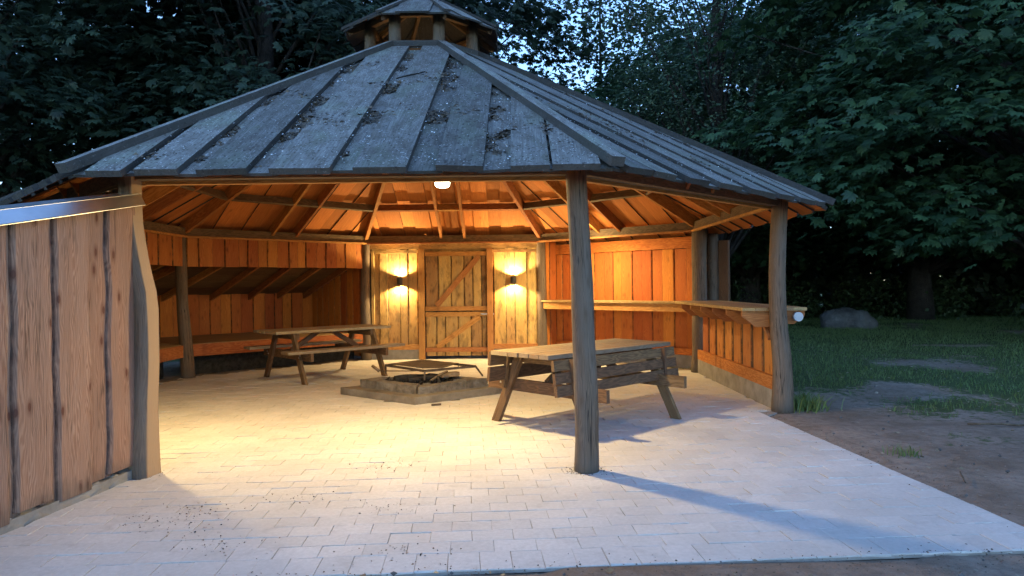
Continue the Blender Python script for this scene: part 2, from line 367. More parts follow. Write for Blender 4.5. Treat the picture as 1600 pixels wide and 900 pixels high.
b=MB(); oc_poly=[oc(i,R0+.02,-.0225) for i in range(8)]; b.prism(oc_poly,(0,0,.016))
b.prism([g2w(-2.0,GYF,-.023),g2w(GXR,GYF,-.023),g2w(GXR,-1.3,-.023),g2w(-2.0,-1.3,-.023)],(0,0,.016))
paving=b.build('paving','bed'); kind(paving,'structure')
pv=[]   # (distance, verts)
PW,PH,GAP=.235,.165,.0026
def paver_geo(cx,cy,w,h):
    z=random.gauss(0,.0011); tx,ty=random.gauss(0,.004),random.gauss(0,.004); j=.0022; vs=[]
    for ins,zz in ((0,-.012),(0,-.002),(.0022,0)):
        for sx,sy in ((-1,-1),(1,-1),(1,1),(-1,1)):
            x=cx+sx*(w/2-GAP/2-ins)+random.uniform(-j,j); y=cy+sy*(h/2-GAP/2-ins)+random.uniform(-j,j)
            vs.append(g2w(x,y,zz+z+tx*sx*.5*w*2+ty*sy*h))
    fs=[(8,9,10,11)]+[(l+i,l+(i+1)%4,l+4+(i+1)%4,l+4+i) for l in (0,4) for i in range(4)]
    return vs,fs
camp=V((1.2067,-9.4476,0))
FS=[(-.05,.0)]
def try_paver(cx,cy,w,h):
    c=g2w(cx,cy)
    if cx+w/2>GXR+.001 and c.y<-1.7: 
        if cx-w/2>GXR-.06: return
        x0=cx-w/2; w=GXR-x0; cx=x0+w/2; c=g2w(cx,cy)
    if not on_paving(c.x,c.y): return
    if abs(c.x)+abs(c.y+.2)<.9: return     # under the fire pit
    pv.append(((c-camp).length,cx,cy,w,h))
for i in range(-16,44): try_paver(GXR-.0825-.165*i,GYF+PW/2,.165,PW)
r=0; gy=GYF+PW+PH/2
while gy<4.4:
    off=(r%2)*PW/2
    for k in range(-2,42): try_paver(GXR-PW/2-k*PW+ (off if r%2 else 0),gy,PW,PH)
    gy+=PH; r+=1
pv.sort(key=lambda q:q[0])
def vis(q):
    c=g2w(q[1],q[2]); return (c.x-1.2)/(c.y+9.45)>-.78
front=[q for q in pv if vis(q)][:300]; fs_=set(id(q) for q in front)
for q in front:
    b=MB(); vs,fs=paver_geo(*q[1:]); b.add(vs,fs); b.build('paver','paver',paving)
b=MB()
for q in pv:
    if id(q) not in fs_: vs,fs=paver_geo(*q[1:]); b.add(vs,fs)
kind(b.build('paver_field','paver',paving),'stuff')

# ---------------------------------------------------------------- the pavilion
pav=empty('barbecue_pavilion')
tag(pav,'open eight-sided timber barbecue pavilion with grey board roof and vent cupola','pavilion')
def logpost(i,prof,parent=pav,base=None,name='post'):
    c=base if base is not None else oc(i); pts=[]; rad=[]
    zs=[q[0] for q in prof]; n=18
    for k in range(n+1):
        z=zs[0]+(zs[-1]-zs[0])*k/n
        x=np.interp(z,zs,[q[1] for q in prof]); y=np.interp(z,zs,[q[2] for q in prof]); rr=np.interp(z,zs,[q[3] for q in prof])
        pts.append(c+V((x+.008*mnoise.noise((z*1.3,i*7.,1)),y+.008*mnoise.noise((z*1.3,i*7.,5)),z))); rad.append(rr*(1+.05*mnoise.noise((z*2.1,i*3.,3))))
    if i==0:      # this log has a pale sawn face towards the opening
        n=32; b=MB().tube(pts,rad,n,.07,rnd=.5); fd=V((.995,-.1,0)); ha=.64
        for k in range(len(b.v)):
            cc=pts[k//n]; d=V(b.v[k])-cc; lim=rad[k//n]*ha; q=d.dot(fd)
            if q>lim: b.v[k]=tuple(cc+d-fd*(q-lim)); b.ed[k]=1.; b.sm=[False]*len(b.sm)
        return b.build(name,'sawnlog',parent)
    return MB().tube(pts,rad,16,.09,rnd=.5).build(name,'log',parent)
logpost(0,[(-.05,.045,0,.125),(.12,.045,0,.115),(.5,.055,0,.095),(.9,.075,0,.092),(1.35,.07,0,.09),(1.6,.02,0,.082),(1.9,-.02,0,.082),(2.32,-.04,0,.088)])
logpost(1,[(-.05,.03,0,.1),(.25,.032,0,.091),(.8,.03,0,.09),(1.4,.015,0,.083),(1.9,-.01,0,.08),(2.34,-.03,0,.083)])
logpost(2,[(-.05,.035,0,.12),(.2,.035,0,.112),(.6,.025,0,.1),(.9,.005,0,.092),(1.5,-.01,0,.088),(2.34,.03,0,.085)])
logpost(3,[(-.05,0,0,.12),(1.2,.02,0,.115),(2.34,.03,0,.12)])
logpost(4,[(-.05,0,0,.1),(1.2,.01,0,.09),(2.34,0,0,.09)])
logpost(5,[(-.05,0,0,.11),(1.2,-.01,0,.1),(2.34,.0,0,.1)])
logpost(6,[(-.05,.06,0,.105),(.5,.03,0,.1),(1.2,-.02,0,.088),(2.34,-.04,0,.085)])
logpost(7,[(-.05,0,0,.11),(2.34,0,0,.09)])

# ring beams, plates and rafters
for i in range(8):
    p0,p1=oc(i,R0-.02,2.325),oc(i+1,R0-.02,2.325); d=(p1-p0).normalized()
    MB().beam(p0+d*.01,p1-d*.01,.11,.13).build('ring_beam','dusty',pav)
    q0,q1=oc(i,R0-.09,2.247),oc(i+1,R0-.09,2.247)
    MB().beam(q0+d*.012,q1-d*.012,.055,.03).build('plate','frame',pav)
RB=lambda ap: ztop(ap)-.08-.085      # rafter centre line
for i in range(8):
    hm=SL*math.cos(PI/8)
    def hz(R): return ztop(R*math.cos(PI/8))
    p0,p1=oc(i,R0+.06),oc(i,.9); p0.z=hz(R0+.06)-.183; p1.z=hz(.9)-.183
    MB().beam(p0,p1,.06,.17).build('hip_rafter','rafter',pav)
    for u in (-.225,.225):
        p0,p1=fp(i,u,A_+.07),fp(i,u,1.0); p0.z=RB(A_+.07); p1.z=RB(1.0)
        MB().beam(p0,p1,.045,.165).build('rafter','rafter',pav)
    ap=3.25; hw=ap*TAN
    for u0,u1 in ((-hw+.03,-.25),(-.2,.2),(.25,hw-.03)):
        p0,p1=fp(i,u0,ap),fp(i,u1,ap); p0.z=p1.z=RB(ap)-.015
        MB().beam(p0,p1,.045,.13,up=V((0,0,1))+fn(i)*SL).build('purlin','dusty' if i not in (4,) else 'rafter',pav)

# roof boards, two layers, each board clipped by the hips
b=MB()
for i in range(8):
    p0,p1=fp(i,-APT*TAN-.01,APT-.02),fp(i,APT*TAN+.01,APT-.02); z=ztop(APT)+.02; p0.z=p1.z=z
    b.beam(p0,p1,.05,.05)
roof=b.build('roof','roof',pav)
def clip(poly,f):
    out=[]
    for k in range(len(poly)):
        p,q=poly[k],poly[(k+1)%len(poly)]; fp_,fq=f(p),f(q)
        if fp_>=0: out.append(p)
        if (fp_>=0)!=(fq>=0):
            t=fp_/(fp_-fq); out.append((p[0]+(q[0]-p[0])*t,p[1]+(q[1]-p[1])*t))
    return out
UP=[(-1.76,-1.51),(-1.43,-1.13),(-.99,-.65),(-.49,-.07),(.09,.46),(.66,.99),(1.18,1.45),(1.47,1.80)]
def roof_board(i,u0,u1,lay,lo,top=APT):
    """polygon in (u, ap)"""
    skew=random.uniform(-.012,.012)
    poly=[(u0,lo+random.uniform(-.02,.02)),(u1,lo+random.uniform(-.02,.02)),(u1+skew,top),(u0+skew,top)]
    poly=clip(poly,lambda q:q[1]*TAN-q[0]); poly=clip(poly,lambda q:q[1]*TAN+q[0])
    if len(poly)<3: return
    area=abs(sum(poly[k][0]*poly[(k+1)%len(poly)][1]-poly[(k+1)%len(poly)][0]*poly[k][1] for k in range(len(poly))))/2
    if area<.012: return
    nrm=(V((0,0,1))+fn(i)*SL).normalized(); t=.046 if lay else .022
    dz=-.048 if lay else -.074
    pts=[]
    for u,ap in poly:
        p=fp(i,u,ap); p.z=ztop(ap)+dz; pts.append(p)
    bb=MB().prism(pts,nrm*t,axis=(-fn(i)+V((0,0,SL))),side=True)
    bb.build('roof_board','roof',roof)
for i in range(8):
    ups=UP if i in (0,) else [(-q[1],-q[0]) for q in reversed(UP)] if i%2 else [(p+random.uniform(-.03,.03),q+random.uniform(-.03,.03)) for p,q in UP]
    for u0,u1 in ups: roof_board(i,u0,u1,1,APE)
    edges=[-1.98]+[e for q in ups for e in q]+[1.98]
    for k in range(0,len(edges),2): 
        if edges[k+1]-edges[k]>.03 or True: roof_board(i,edges[k]-.045,edges[k+1]+.045,0,APE-.05)
for i in range(8):
    # hip cap: a squared timber lying along the hip
    c8=math.cos(PI/8); ra,rb=APE/c8+.03,APT/c8-.02
    p0,p1=oc(i,ra),oc(i,rb); p0.z=ztop(ra*c8)+.022; p1.z=ztop(rb*c8)+.022
    MB().beam(p0,p1,.105,.07).build('hip_cap','roof',roof)

# cupola
b=MB()
for i in range(8):
    p0,p1=oc(i,.80,4.42),oc(i+1,.80,4.42); b.beam(p0,p1,.06,.1)
cup=b.build('cupola','roof',pav)
CR,CZ,CT=1.06,4.74,5.36
for i in range(8):
    c=oc(i,.72); MB().tube([c+V((0,0,4.3)),c+V((0,0,4.6)),c+V((0,0,4.86))],[.078,.076,.074],12,.06,rnd=.6).build('cupola_post','log',cup)
    ap_e=CR*math.cos(PI/8); sl=(CT-CZ)/ap_e; nrm=(V((0,0,1))+fn(i)*sl).normalized(); hw=ap_e*TAN
    def cz(ap,d=0): return CT-sl*ap+d
    cuts=[-hw,-hw*.35+random.uniform(-.05,.05),hw*.45+random.uniform(-.05,.05),hw]
    for k in range(3):
        lift=.022 if k==1 else 0; ex=.05 if k==1 else 0
        poly=[(cuts[k]-ex,ap_e+(.02 if k==1 else 0)),(cuts[k+1]+ex,ap_e+random.uniform(-.02,.02)),(cuts[k+1]+ex,.04),(cuts[k]-ex,.04)]
        poly=clip(poly,lambda q:q[1]*TAN-q[0]); poly=clip(poly,lambda q:q[1]*TAN+q[0])
        if len(poly)<3: continue
        pts=[]
        for u,ap in poly: p=fp(i,u,ap); p.z=cz(ap,lift-.03); pts.append(p)
        MB().prism(pts,nrm*.022,axis=(-fn(i)+V((0,0,sl))),side=False).build('cupola_board','roof',cup)
    p0,p1=oc(i,CR+.03),oc(i,.05); p0.z=CT-sl*(CR+.03)*math.cos(PI/8)+.02; p1.z=CT-.0
    MB().beam(p0,p1,.085,.03).build('cupola_hip','roof',cup)
    q0,q1=oc(i,CR-.06),oc(i,.06); q0.z=cz((CR-.06)*math.cos(PI/8),-.075); q1.z=cz(.06,-.075)
    MB().beam(q0,q1,.04,.07).build('cupola_rafter','darkwood',cup)
    r0,r1=oc(i,.72,4.83),oc(i+1,.72,4.83); MB().beam(r0,r1,.06,.06).build('cupola_plate','darkwood',cup)

# ------------------------------------------------ back wall with its two-leaf stable door
def planks(par,i,u0,u1,ap,z0,z1,m,width=.2,var=.06,t=.028,inward=True,name='plank',gap=.012,under=True,wob=.012,bark=1,zf=None,seg=8):
    """board-on-board wall on face i between u0 and u1; zf(u) gives the top"""
    n=-fn(i) if inward else fn(i); u=u0; k=0
    while u<u1-.03:
        ww=min(width+random.uniform(-var,var),u1-u); 
        if u1-(u+ww)<.07: ww=u1-u
        c=u+ww/2; lay=k%2 if under else 0
        off=n*(.0 if lay==0 else t*.9); ext=.0 if lay==0 else .012
        ztp=zf(c) if zf else z1; 
        p0=fp(i,c,ap,z0+random.uniform(-.006,.006))+off; p1=fp(i,c,ap,ztp)+off
        MB().board(p0,p1,ft(i),ww-gap+2*ext+(0.03 if lay==0 and under else 0),t,seg,wob,bark,Nn=n).build(name,m,par)
        u+=ww; k+=1
f=4; y=A_
bw=MB()
bw.beam((-1.66,y-.02,2.185),(1.66,y-.02,2.185),.05,.1)
backwall=bw.build('back_wall','oldlarch',pav)
for x0,x1 in ((-1.60,-.70),(.78,1.62)):
    planks(backwall,4,-x1,-x0,A_+.05,.27,2.25,'oldlarch',.19,.05,t=.026)
    MB().beam((x0-.02,y-.005,.235),(x1+.02,y-.005,.235),.06,.09).build('rail','frame',backwall)
    MB().beam((x0-.02,y-.02,2.085),(x1+.02,y-.02,2.085),.03,.06).build('rail','oldlarch',backwall)
    MB().beam((x0-.02,y+.05,.09),(x1+.02,y+.05,.09),.12,.2).build('plinth','concrete',backwall)
for x in (-.62,.705): MB().beam((x,y-.02,0),(x,y-.02,2.134),.115,.09,up=(0,1,0)).build('door_post','frame',backwall)
MB().beam((-.6,y+.045,2.18),(.7,y+.045,2.18),.05,.22).build('lintel','oldlarch',backwall)
MB().beam((-1.56,y-.02,.25),(-1.56,y-.02,2.1),.05,.05,up=(0,1,0)).build('batten','oldlarch',backwall)
for nm,z0,z1,lab in (('door',.93,2.09,'upper leaf of the stable door'),('door',.06,.915,'lower leaf of the stable door')):
    b=MB(); b.beam((0.04,y+.045,(z0+z1)/2),(.05,y+.045,(z0+z1)/2),z1-z0-.02,.012,up=(0,1,0)); b.v=[( -.55 if v[0]<.045 else .64,v[1],v[2]) for v in b.v]
    leaf=b.build(nm,'darkwood',pav); leaf['label']=lab
    x=-.55
    while x<.60:
        ww=random.choice((.17,.21,.25,.29)); ww=min(ww,.64-x); 
        if .64-(x+ww)<.08: ww=.64-x
        MB().board((x+ww/2,y+.036,z0),(x+ww/2,y+.036,z1),(1,0,0),ww-.006,.024,5,.008,.6,Nn=(0,-1,0)).build('plank','oldlarch',leaf); x+=ww
    for zz in (z0+.045,z1-.055) if z0>.5 else (z0+.12,z1-.05):
        MB().beam((-.55,y-.008,zz),(.64,y-.008,zz),.035,.085).build('rail','frame',leaf)
    za,zb=(z0+.1,z1-.1) if z0>.5 else (z0+.17,z1-.1)
    MB().beam((-.33,y-.0085,za),(.5,y-.0085,zb),.034,.1,up=(0,0,1)).build('brace','frame',leaf)
    if z0<.5:
        MB().beam((.52,y-.045,z1-.05),(.78,y-.045,z1-.05),.02,.03).build('latch','steel',leaf)
        MB().beam((.66,y-.04,z1-.09),(.70,y-.04,z1-.09),.02,.02).build('hasp','steel',leaf)

# ------------------------------------------------ alcove at the back right (face 3) with shelf counter
AL=A_+.43
b=MB(); b.beam(fp(3,-1.6,AL+.03,.11),fp(3,1.6,AL+.03,.11),.1,.24)
alc=b.build('alcove_wall','concrete',pav)
planks(alc,3,-1.62,1.66,AL,.3,2.0,'larch_in',.21,.05,t=.026,wob=.009,bark=.7)
MB().beam(fp(3,-1.64,AL-.05,2.1),fp(3,1.66,AL-.05,2.1),.04,.19).build('rail','larch_in',alc)
MB().beam(fp(3,-1.64,AL-.06,.27),fp(3,1.66,AL-.06,.27),.05,.11).build('rail','larch_in',alc)
for u in (1.67,-1.67):   # cheeks
    for k in range(2):
        MB().board(fp(3,u,A_+.09+k*.2,.02),fp(3,u,A_+.09+k*.2,2.3),fn(3),.19,.026,5,.008,.6,Nn=ft(3)*(-1 if u>0 else 1)).build('plank','larch_in',alc)
MB().beam(fp(3,-1.6,A_-.02,1.02),fp(3,1.64,A_-.02,1.02),.045,.13).build('counter_rail','frame',alc)
MB().beam(fp(3,-1.6,A_+.16,1.103),fp(3,1.64,A_+.16,1.103),.46,.032).build('counter_top','platform',alc)
logpost(30,[(-.05,0,0,.1),(1.2,0,0,.1),(2.22,0,0,.095)],base=fp(3,-1.72,A_+.42)+V((0,0,0)))
MB().board(fp(3,-1.93,A_+.42,.0),fp(3,-1.93,A_+.42,2.1),ft(3),.2,.03,6,.01,.6,Nn=-fn(3)).build('plank','darkwood',alc)

# ------------------------------------------------ bar side on the right (face 2)
b=MB(); b.beam((A_+.0,-1.62,.1),(A_+.0,1.6,.1),.09,.24)
bar=b.build('bar_side','concrete',pav)
MB().beam((A_-.02,-1.62,.295),(A_-.02,1.6,.295),.05,.15).build('rail','larch',bar)
yy=-1.55
while yy<1.5:
    MB().board((A_+.045,yy+.16,.22),(A_+.045,yy+.16,1.1),(0,1,0),.38,.022,5,.006,.5,Nn=(-1,0,0)).build('plank','darkwood',bar)
    MB().board((A_+.022,yy+.16,.23),(A_+.022,yy+.16,1.1),(0,1,0),.3,.022,5,.009,.8,Nn=(-1,0,0)).build('plank','larch',bar); yy+=.385
for k,xa in enumerate((A_-.30,A_-.155,A_-.01,A_+.135,A_+.28)):
    MB().beam((xa,-1.62+random.uniform(-.01,.01),1.12),(xa,1.72 if k<3 else 1.95,1.12),.141,.036).build('counter_board','platform',bar)
for yb in (-1.58,-1.0,-.42,.16,.74,1.3):
    x0,x1=A_-.36,A_-.0
    MB().prism([(x0,yb,1.1),(x0,yb,1.04),(x0+.15,yb,.92),(x1,yb,.92),(x1,yb,1.1)],(0,.045,0),axis=(1,0,0)).build('bracket','rafter',bar)
    x0,x1=A_+.34,A_+.05
    MB().prism([(x0,yb,1.1),(x0,yb,1.04),(x0-.12,yb,.95),(x1,yb,.95),(x1,yb,1.1)],(0,.045,0),axis=(1,0,0)).build('bracket','rafter',bar)
MB().beam((A_-.02,-1.52,.78),(A_-.02,-1.34,.95),.04,.07,up=(1,0,0)).build('brace','frame',bar)

# ------------------------------------------------ sleeping shelters round the left side (faces 5, 6, 7)
DEP=2.1; AO=A_+DEP
def shz(ap): return 1.97-.33*(ap-A_)      # underside of the shelter roof
OUT={}
e5=fp(5,-1.7,AO)     # by corner BL? face 5 runs from corner 5 (u=-1.7) to corner 6 (u=1.7)
hwo=AO*TAN
for i in (5,6,7):
    u_lo=-1.7 if i==5 else -hwo; u_hi=hwo
    b=MB(); pf=.035
    pl=[fp(i,-1.62,A_+.0,.48),fp(i,1.62,A_+.0,.48),fp(i,u_hi-.02,AO,.48),fp(i,u_lo+(.02 if i!=5 else .0),AO,.48)]
    b.prism(pl,(0,0,.05),axis=ft(i)); sh=b.build('sleeping_shelter','platform',pav)
    MB().beam(fp(i,-1.64,A_-.01,.425),fp(i,1.64,A_-.01,.425),.05,.19).build('platform_edge','larch',sh)
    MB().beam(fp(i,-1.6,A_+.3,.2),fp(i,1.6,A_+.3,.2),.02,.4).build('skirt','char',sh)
    planks(sh,i,-1.64,1.64,A_+.0,1.775,2.25,'larch',.19,.05,t=.024,name='fascia_plank',wob=.01,seg=3)
    planks(sh,i,u_lo,u_hi,AO,.5,1.32,'larch_in',.22,.05,t=.026,wob=.008,seg=4)
    for k,u in enumerate(np.linspace(-1.5,1.5,6)):
        uo=u*(hwo/1.7) if i!=5 else (u if u<0 else u*(hwo/1.7))
        p0=fp(i,u,A_+.03); p1=fp(i,uo,AO); p0.z=shz(A_)-.05; p1.z=shz(AO)-.05
        MB().beam(p0,p1,.05,.11).build('shelter_rafter','rafter',sh)
    # roof sheet in boards across
    nb=7
    for k in range(nb):
        t0,t1=k/nb,(k+1)/nb-.003
        def edge(t,s): 
            ap=A_+.02+t*(DEP+.2); hu=ap*TAN; return fp(i,(hu if s>0 else (-hu if i!=5 else -1.72)) if i!=7 or s<0 else None or hu,ap,shz(ap)+.012)
        if i==7:
            def edge(t,s):
                ap=A_+.02+t*(DEP+.2); hu=ap*TAN
                if s<0: return fp(i,-hu,ap,shz(ap)+.012)
                d=V((-.1,-1,0)); st=(ap-A_)/d.dot(fn(7)); q=oc(0)+d*st+V((-.03,0,0)); q.z=shz(ap)+.012; return q
        MB().prism([edge(t0,-1),edge(t0,1),edge(t1,1),edge(t1,-1)],(0,0,.03),axis=ft(i)).build('shelter_roof_board','darkwood',sh)
# end cheek at corner 5, square to its face
for k in range(9):
    apk=A_+.12+k*.235
    MB().board(fp(5,-1.72,apk,.05),fp(5,-1.72,apk,shz(apk)+.02),fn(5),.225,.026,4,.008,.6,Nn=ft(5)).build('plank','larch_in',sh)
# the clad end wall that runs forward from the front left post
WD=V((-.1,-1,0)).normalized(); WB=oc(0)+V((-.035,-.02,0)); WN=V((1,-.1,0)).normalized()
def wl(d,z,off=0): return WB+WD*d+WN*off+V((0,0,z))
def wtop(d): return 2.065-.2*d
b=MB(); 
for k in range(14):
    d=.05+k*.19; b.tube([wl(d-.1,.0,.0),wl(d,.03,.0),wl(d+.1,.0,.0)],[.05,.055,.05],8,.2)
b.beam(wl(.02,.0,-.0),wl(2.66,.0,-.0),.1,.13)
ew=b.build('end_wall','concrete',pav)
spec=[(.02,.23,1,.09),(.24,.42,0,.05),(.43,.77,1,.06),(.74,.86,0,.05),(.81,1.12,1,.07),(1.08,1.22,0,.05),(1.17,1.47,1,.03),(1.44,1.55,0,.04),(1.51,1.83,1,.05),(1.8,1.95,0,.05),(1.9,2.2,1,.05),(2.15,2.33,0,.05),(2.28,2.62,1,.06)]
spec=[(.0,.33,1,.1),(.30,.5,0,.07),(.50,.825,1,.06),(.78,.9,0,.05),(.855,1.165,1,.07),(1.13,1.24,0,.05),(1.2,1.5,1,.03),(1.46,1.58,0,.04),(1.55,1.86,1,.05),(1.83,1.98,0,.05),(1.94,2.25,1,.05),(2.2,2.36,0,.05),(2.32,2.64,1,.06)]
for d0,d1,lay,zb in spec:
    c=(d0+d1)/2; off=.03 if lay else .0; ww=d1-d0 if lay else d1-d0+.1
    MB().board(wl(c,zb+random.uniform(-.01,.03),off),wl(c,wtop(c)+.03,off),WD,ww,.03,22,.024,.55,rnd=random.uniform(.15,.85),Nn=WN).build('plank','cladding',ew)
b=MB(); F0,F1=-.02,2.7
b.prism([wl(F0,wtop(F0)+.005,.115),wl(F1,wtop(F1)+.005,.115),wl(F1,wtop(F1)+.085,.075),wl(F0,wtop(F0)+.085,.075)],WN*.003)
b.prism([wl(F0,wtop(F0)+.083,.078),wl(F1,wtop(F1)+.083,.078),wl(F1,wtop(F1)+.093,-.12),wl(F0,wtop(F0)+.093,-.12)],(0,0,.003))
b.prism([wl(F0,wtop(F0)-.002,.06),wl(F1,wtop(F1)-.002,.06),wl(F1,wtop(F1)-.002,.119),wl(F0,wtop(F0)-.002,.119)],(0,0,.003))
b.build('flashing','galv',ew)
b=MB(); 

# ---------------------------------------------------------------- picnic tables
def table_axes(ang): return V((math.cos(ang),math.sin(ang),0)),V((-math.sin(ang),math.cos(ang),0))
def picnic(name,loc,ang,label,top_m,leg_m,folded):
    t=empty(name,loc,ang); tag(t,label,'picnic table','picnic tables in the pavilion')
    L,Wd,H=1.98,.80,.775; th=.04
    nb=6; bw_=Wd/nb
    for k in range(nb):
        y=-Wd/2+bw_*(k+.5)
        MB().beam((-L/2+random.uniform(-.01,.01),y,H-th/2),(L/2+random.uniform(-.01,.01),y,H-th/2),bw_-.012,th).build('top_board',top_m,t)
    for sx in (-1,1):
        x=sx*.68
        MB().beam((x-sx*.045,-.36,H-th-.05),(x-sx*.045,.36,H-th-.05),.045,.095).build('top_bearer',leg_m,t)
        for sy in (-1,1):
            MB().prism([(x-.022,sy*.60,0),(x-.022,sy*.71,0),(x-.022,sy*.335,H-th),(x-.022,sy*.225,H-th)],(.044,0,0),axis=(0,-sy*.37,.74)).build('leg',leg_m,t)
        MB().beam((x-sx*.046,-.80,.40),(x-sx*.046,.80,.40),.045,.12).build('crossbar',leg_m,t)
        MB().beam((x-sx*.09,0,.44),(sx*.12,0,H-th-.01),.07,.045,up=(0,1,0)).build('brace',leg_m,t)
        for sy in (-1,1):
            for q in (.0,.07): 
                yy=sy*(.52-.0+q*.5); p=(x+sx*.024,yy,.385+q*.5); MB().tube([p,(p[0]+sx*.008,p[1],p[2])],[.012,.009],8).build('bolt','steel',t)
    for sy in (-1,1):
        if not folded:
            for k in range(2):
                y=sy*(.60+.125*k)
                MB().beam((-L/2,y,.48),(L/2,y,.48),.117,.04).build('seat_board',top_m,t)
        else:   # the bench seats are hinged up against the sides of the table
            tilt=.13
            for k in range(3 if sy<0 else 2):
                wd_=.098 if sy<0 else .14
                z=H-.085-k*(wd_+.018)-(.012 if sy<0 else 0); y=sy*(.43+.018*k+ (0.0))
                MB().beam((-L/2+.02,y,z),(L/2-.02+.012*k,y,z),.036,wd_,up=(0,-sy*tilt,1)).build('seat_board','darkwood',t)
            for sx in (-1,1):
                MB().beam((sx*.74,sy*.47,.38),(sx*.74,sy*.40 if sy>0 else sy*.465,H-.05),.05,.035,up=(1,0,0)).build('hinge_arm',leg_m,t)
    return t
T1=picnic('picnic_table',(-1.84,1.67,0),math.radians(43.5),'weathered picnic table with fixed benches in front of the sleeping shelter','table','darkwood',False)
T2=picnic('picnic_table',(1.93,-2.1,0),math.radians(44),'picnic table with its bench seats folded up, behind the front post','table','darkwood',True)

# ---------------------------------------------------------------- fire pit, grate, logs
fpit=empty('fire_pit',(-.02,-.2,0)); tag(fpit,'square stepped concrete fire pit full of ash in the middle of the floor','fire pit')
q=[V((-1.11,.0,0)),V((0,-.90,0)),V((1.08,-.04,0)),V((-.02,.84,0))]
def jit(p,a=.006): return p+V((random.uniform(-a,a),random.uniform(-a,a),0))
def subdiv(poly,n):
    out=[]
    for k in range(len(poly)):
        for j in range(n): out.append(jit(poly[k].lerp(poly[(k+1)%len(poly)],j/n)))
    return out
b=MB(); b.prism(subdiv([p*1. for p in q],5),(0,0,.092)); b.build('base_slab','sootconcrete',fpit)
ro=[p*.77 for p in q]; ri=[p*.56 for p in q]
for k in range(4):
    o0,o1,i0,i1=ro[k],ro[(k+1)%4],ri[k],ri[(k+1)%4]; n=3
    for j in range(n):
        a0,a1=j/n+.006,(j+1)/n-.006
        poly=[jit(o0.lerp(o1,a0),.012),jit(o0.lerp(o1,a1),.012),jit(i0.lerp(i1,a1),.012),jit(i0.lerp(i1,a0),.012)]
        MB().prism([p+V((0,0,.092)) for p in poly],(random.uniform(-.01,.01),random.uniform(-.01,.01),.10+random.uniform(-.012,.012))).build('kerb_stone','firestone',fpit)
nv=16; av=[]; af=[]
for r_ in range(6):
    for k in range(nv):
        d=q[int(k//4)%4].lerp(q[(int(k//4)+1)%4],(k%4)/4)*(.575*r_/5)
        av.append(V((d.x,d.y,.12+.035*mnoise.noise((d.x*6,d.y*6,3))+(.03 if r_<4 else .0))))
for r_ in range(5):
    for k in range(nv): a0=r_*nv+k; a1=r_*nv+(k+1)%nv; af.append((a0,a1,a1+nv,a0+nv))
b=MB(); b.add(av,af,smooth=True); b.build('ash_bed','ash',fpit)
b=MB()
for k in range(220):
    x,y=random.gauss(0,.27),random.gauss(0,.2)
    if abs(x)/.6+abs(y)/.48>1: continue
    c=V((x,y,.165)); rr=random.uniform(.012,.04); pts=[c+V((random.gauss(0,1),random.gauss(0,1),random.gauss(0,.7)))*rr for _ in range(4)]
    b.add(pts,[(0,1,2),(0,2,3),(0,3,1),(1,3,2)])
kind(b.build('embers','char',fpit),'stuff')
def stick(name,p0,p1,r,m,label,cat,n=8,rough=.25,grp=None):
    p0,p1=V(p0),V(p1); pts=[p0.lerp(p1,k/4)+V((0,0,.01*mnoise.noise((k*.9,p0.x*9,2)))) for k in range(5)]
    return tag(MB().tube(pts,[r*.9,r,r*1.05,r,r*.8],n,rough).build(name,m),label,cat,grp)
stick('charred_log',(-.40,-.28,.21),(.02,.02,.2),.045,'char','thick charred log lying at the left in the fire pit','log')
stick('charred_log',(-.2,-.42,.2),(.2,-.12,.22),.035,'char','black charred log lying towards the front of the fire pit','log')
stick('burnt_stick',(.1,-.5,.21),(.30,-.32,.31),.018,'dusty','burnt stick propped on the front rim of the fire pit','stick')
stick('burnt_stick',(.25,-.62,.14),(.17,-.40,.27),.016,'char','short black stick leaning over the front kerb of the fire pit','stick')
tag(MB().beam((.2,-.2,.235),(.42,-.1,.25),.13,.05).build('wood_block','table'),'pale half-burnt block of wood in the fire pit','wood block')
tag(MB().beam((.19,-1.16,.012),(.3,-1.13,.014),.03,.02).build('wood_chip','rust'),'small brown wood chip on the floor before the fire pit','wood chip')
# swivelling grate lying on legs above the pit
gt=empty('grill_grate',(-.02,.0,0)); tag(gt,'sooty flat steel grill grate standing over the fire pit','grill')
gq=[V((-.62,.40,.31)),V((-.18,.98,.31)),V((.66,.16,.31)),V((.02,-.30,.31))]
b=MB()
for k in range(4): b.beam(gq[k],gq[(k+1)%4],.03,.03)
b.build('grate_frame','rust',gt)
b=MB(); c0=[gq[0].lerp(gq[2],.03),gq[1].lerp(gq[3],.04),gq[1].lerp(gq[2],.7),gq[3].lerp(gq[2],.35),gq[3].lerp(gq[1],.1)]
b.prism([p+V((0,0,.016)) for p in c0],(0,0,.006)); b.build('plate','sootplate',gt)
for k in range(1,7):
    u=.66+k*.05; MB().beam(gq[1].lerp(gq[2],u),gq[0].lerp(gq[3],u)*0+gq[3].lerp(gq[2],u*.9),.01,.01).build('grate_bar','rust',gt)
for k,d in ((0,(-.0,0)),(2,(.1,-.08)),(3,(.0,-.02)),(1,(0,.03))):
    p=gq[k]; MB().beam(p,(p.x+d[0],p.y+d[1],.19),.03,.02,up=(1,0,0)).build('grate_leg','rust',gt)
MB().tube([(-.62,.0,.28),(-.2,-.12,.29),(.05,-.2,.31)],[.007]*3,6).build('rod','rust',gt)
MB().tube([(-.74,.08,.34),(-.64,.01,.28)],[.021,.021],10).build('handle','table',gt)

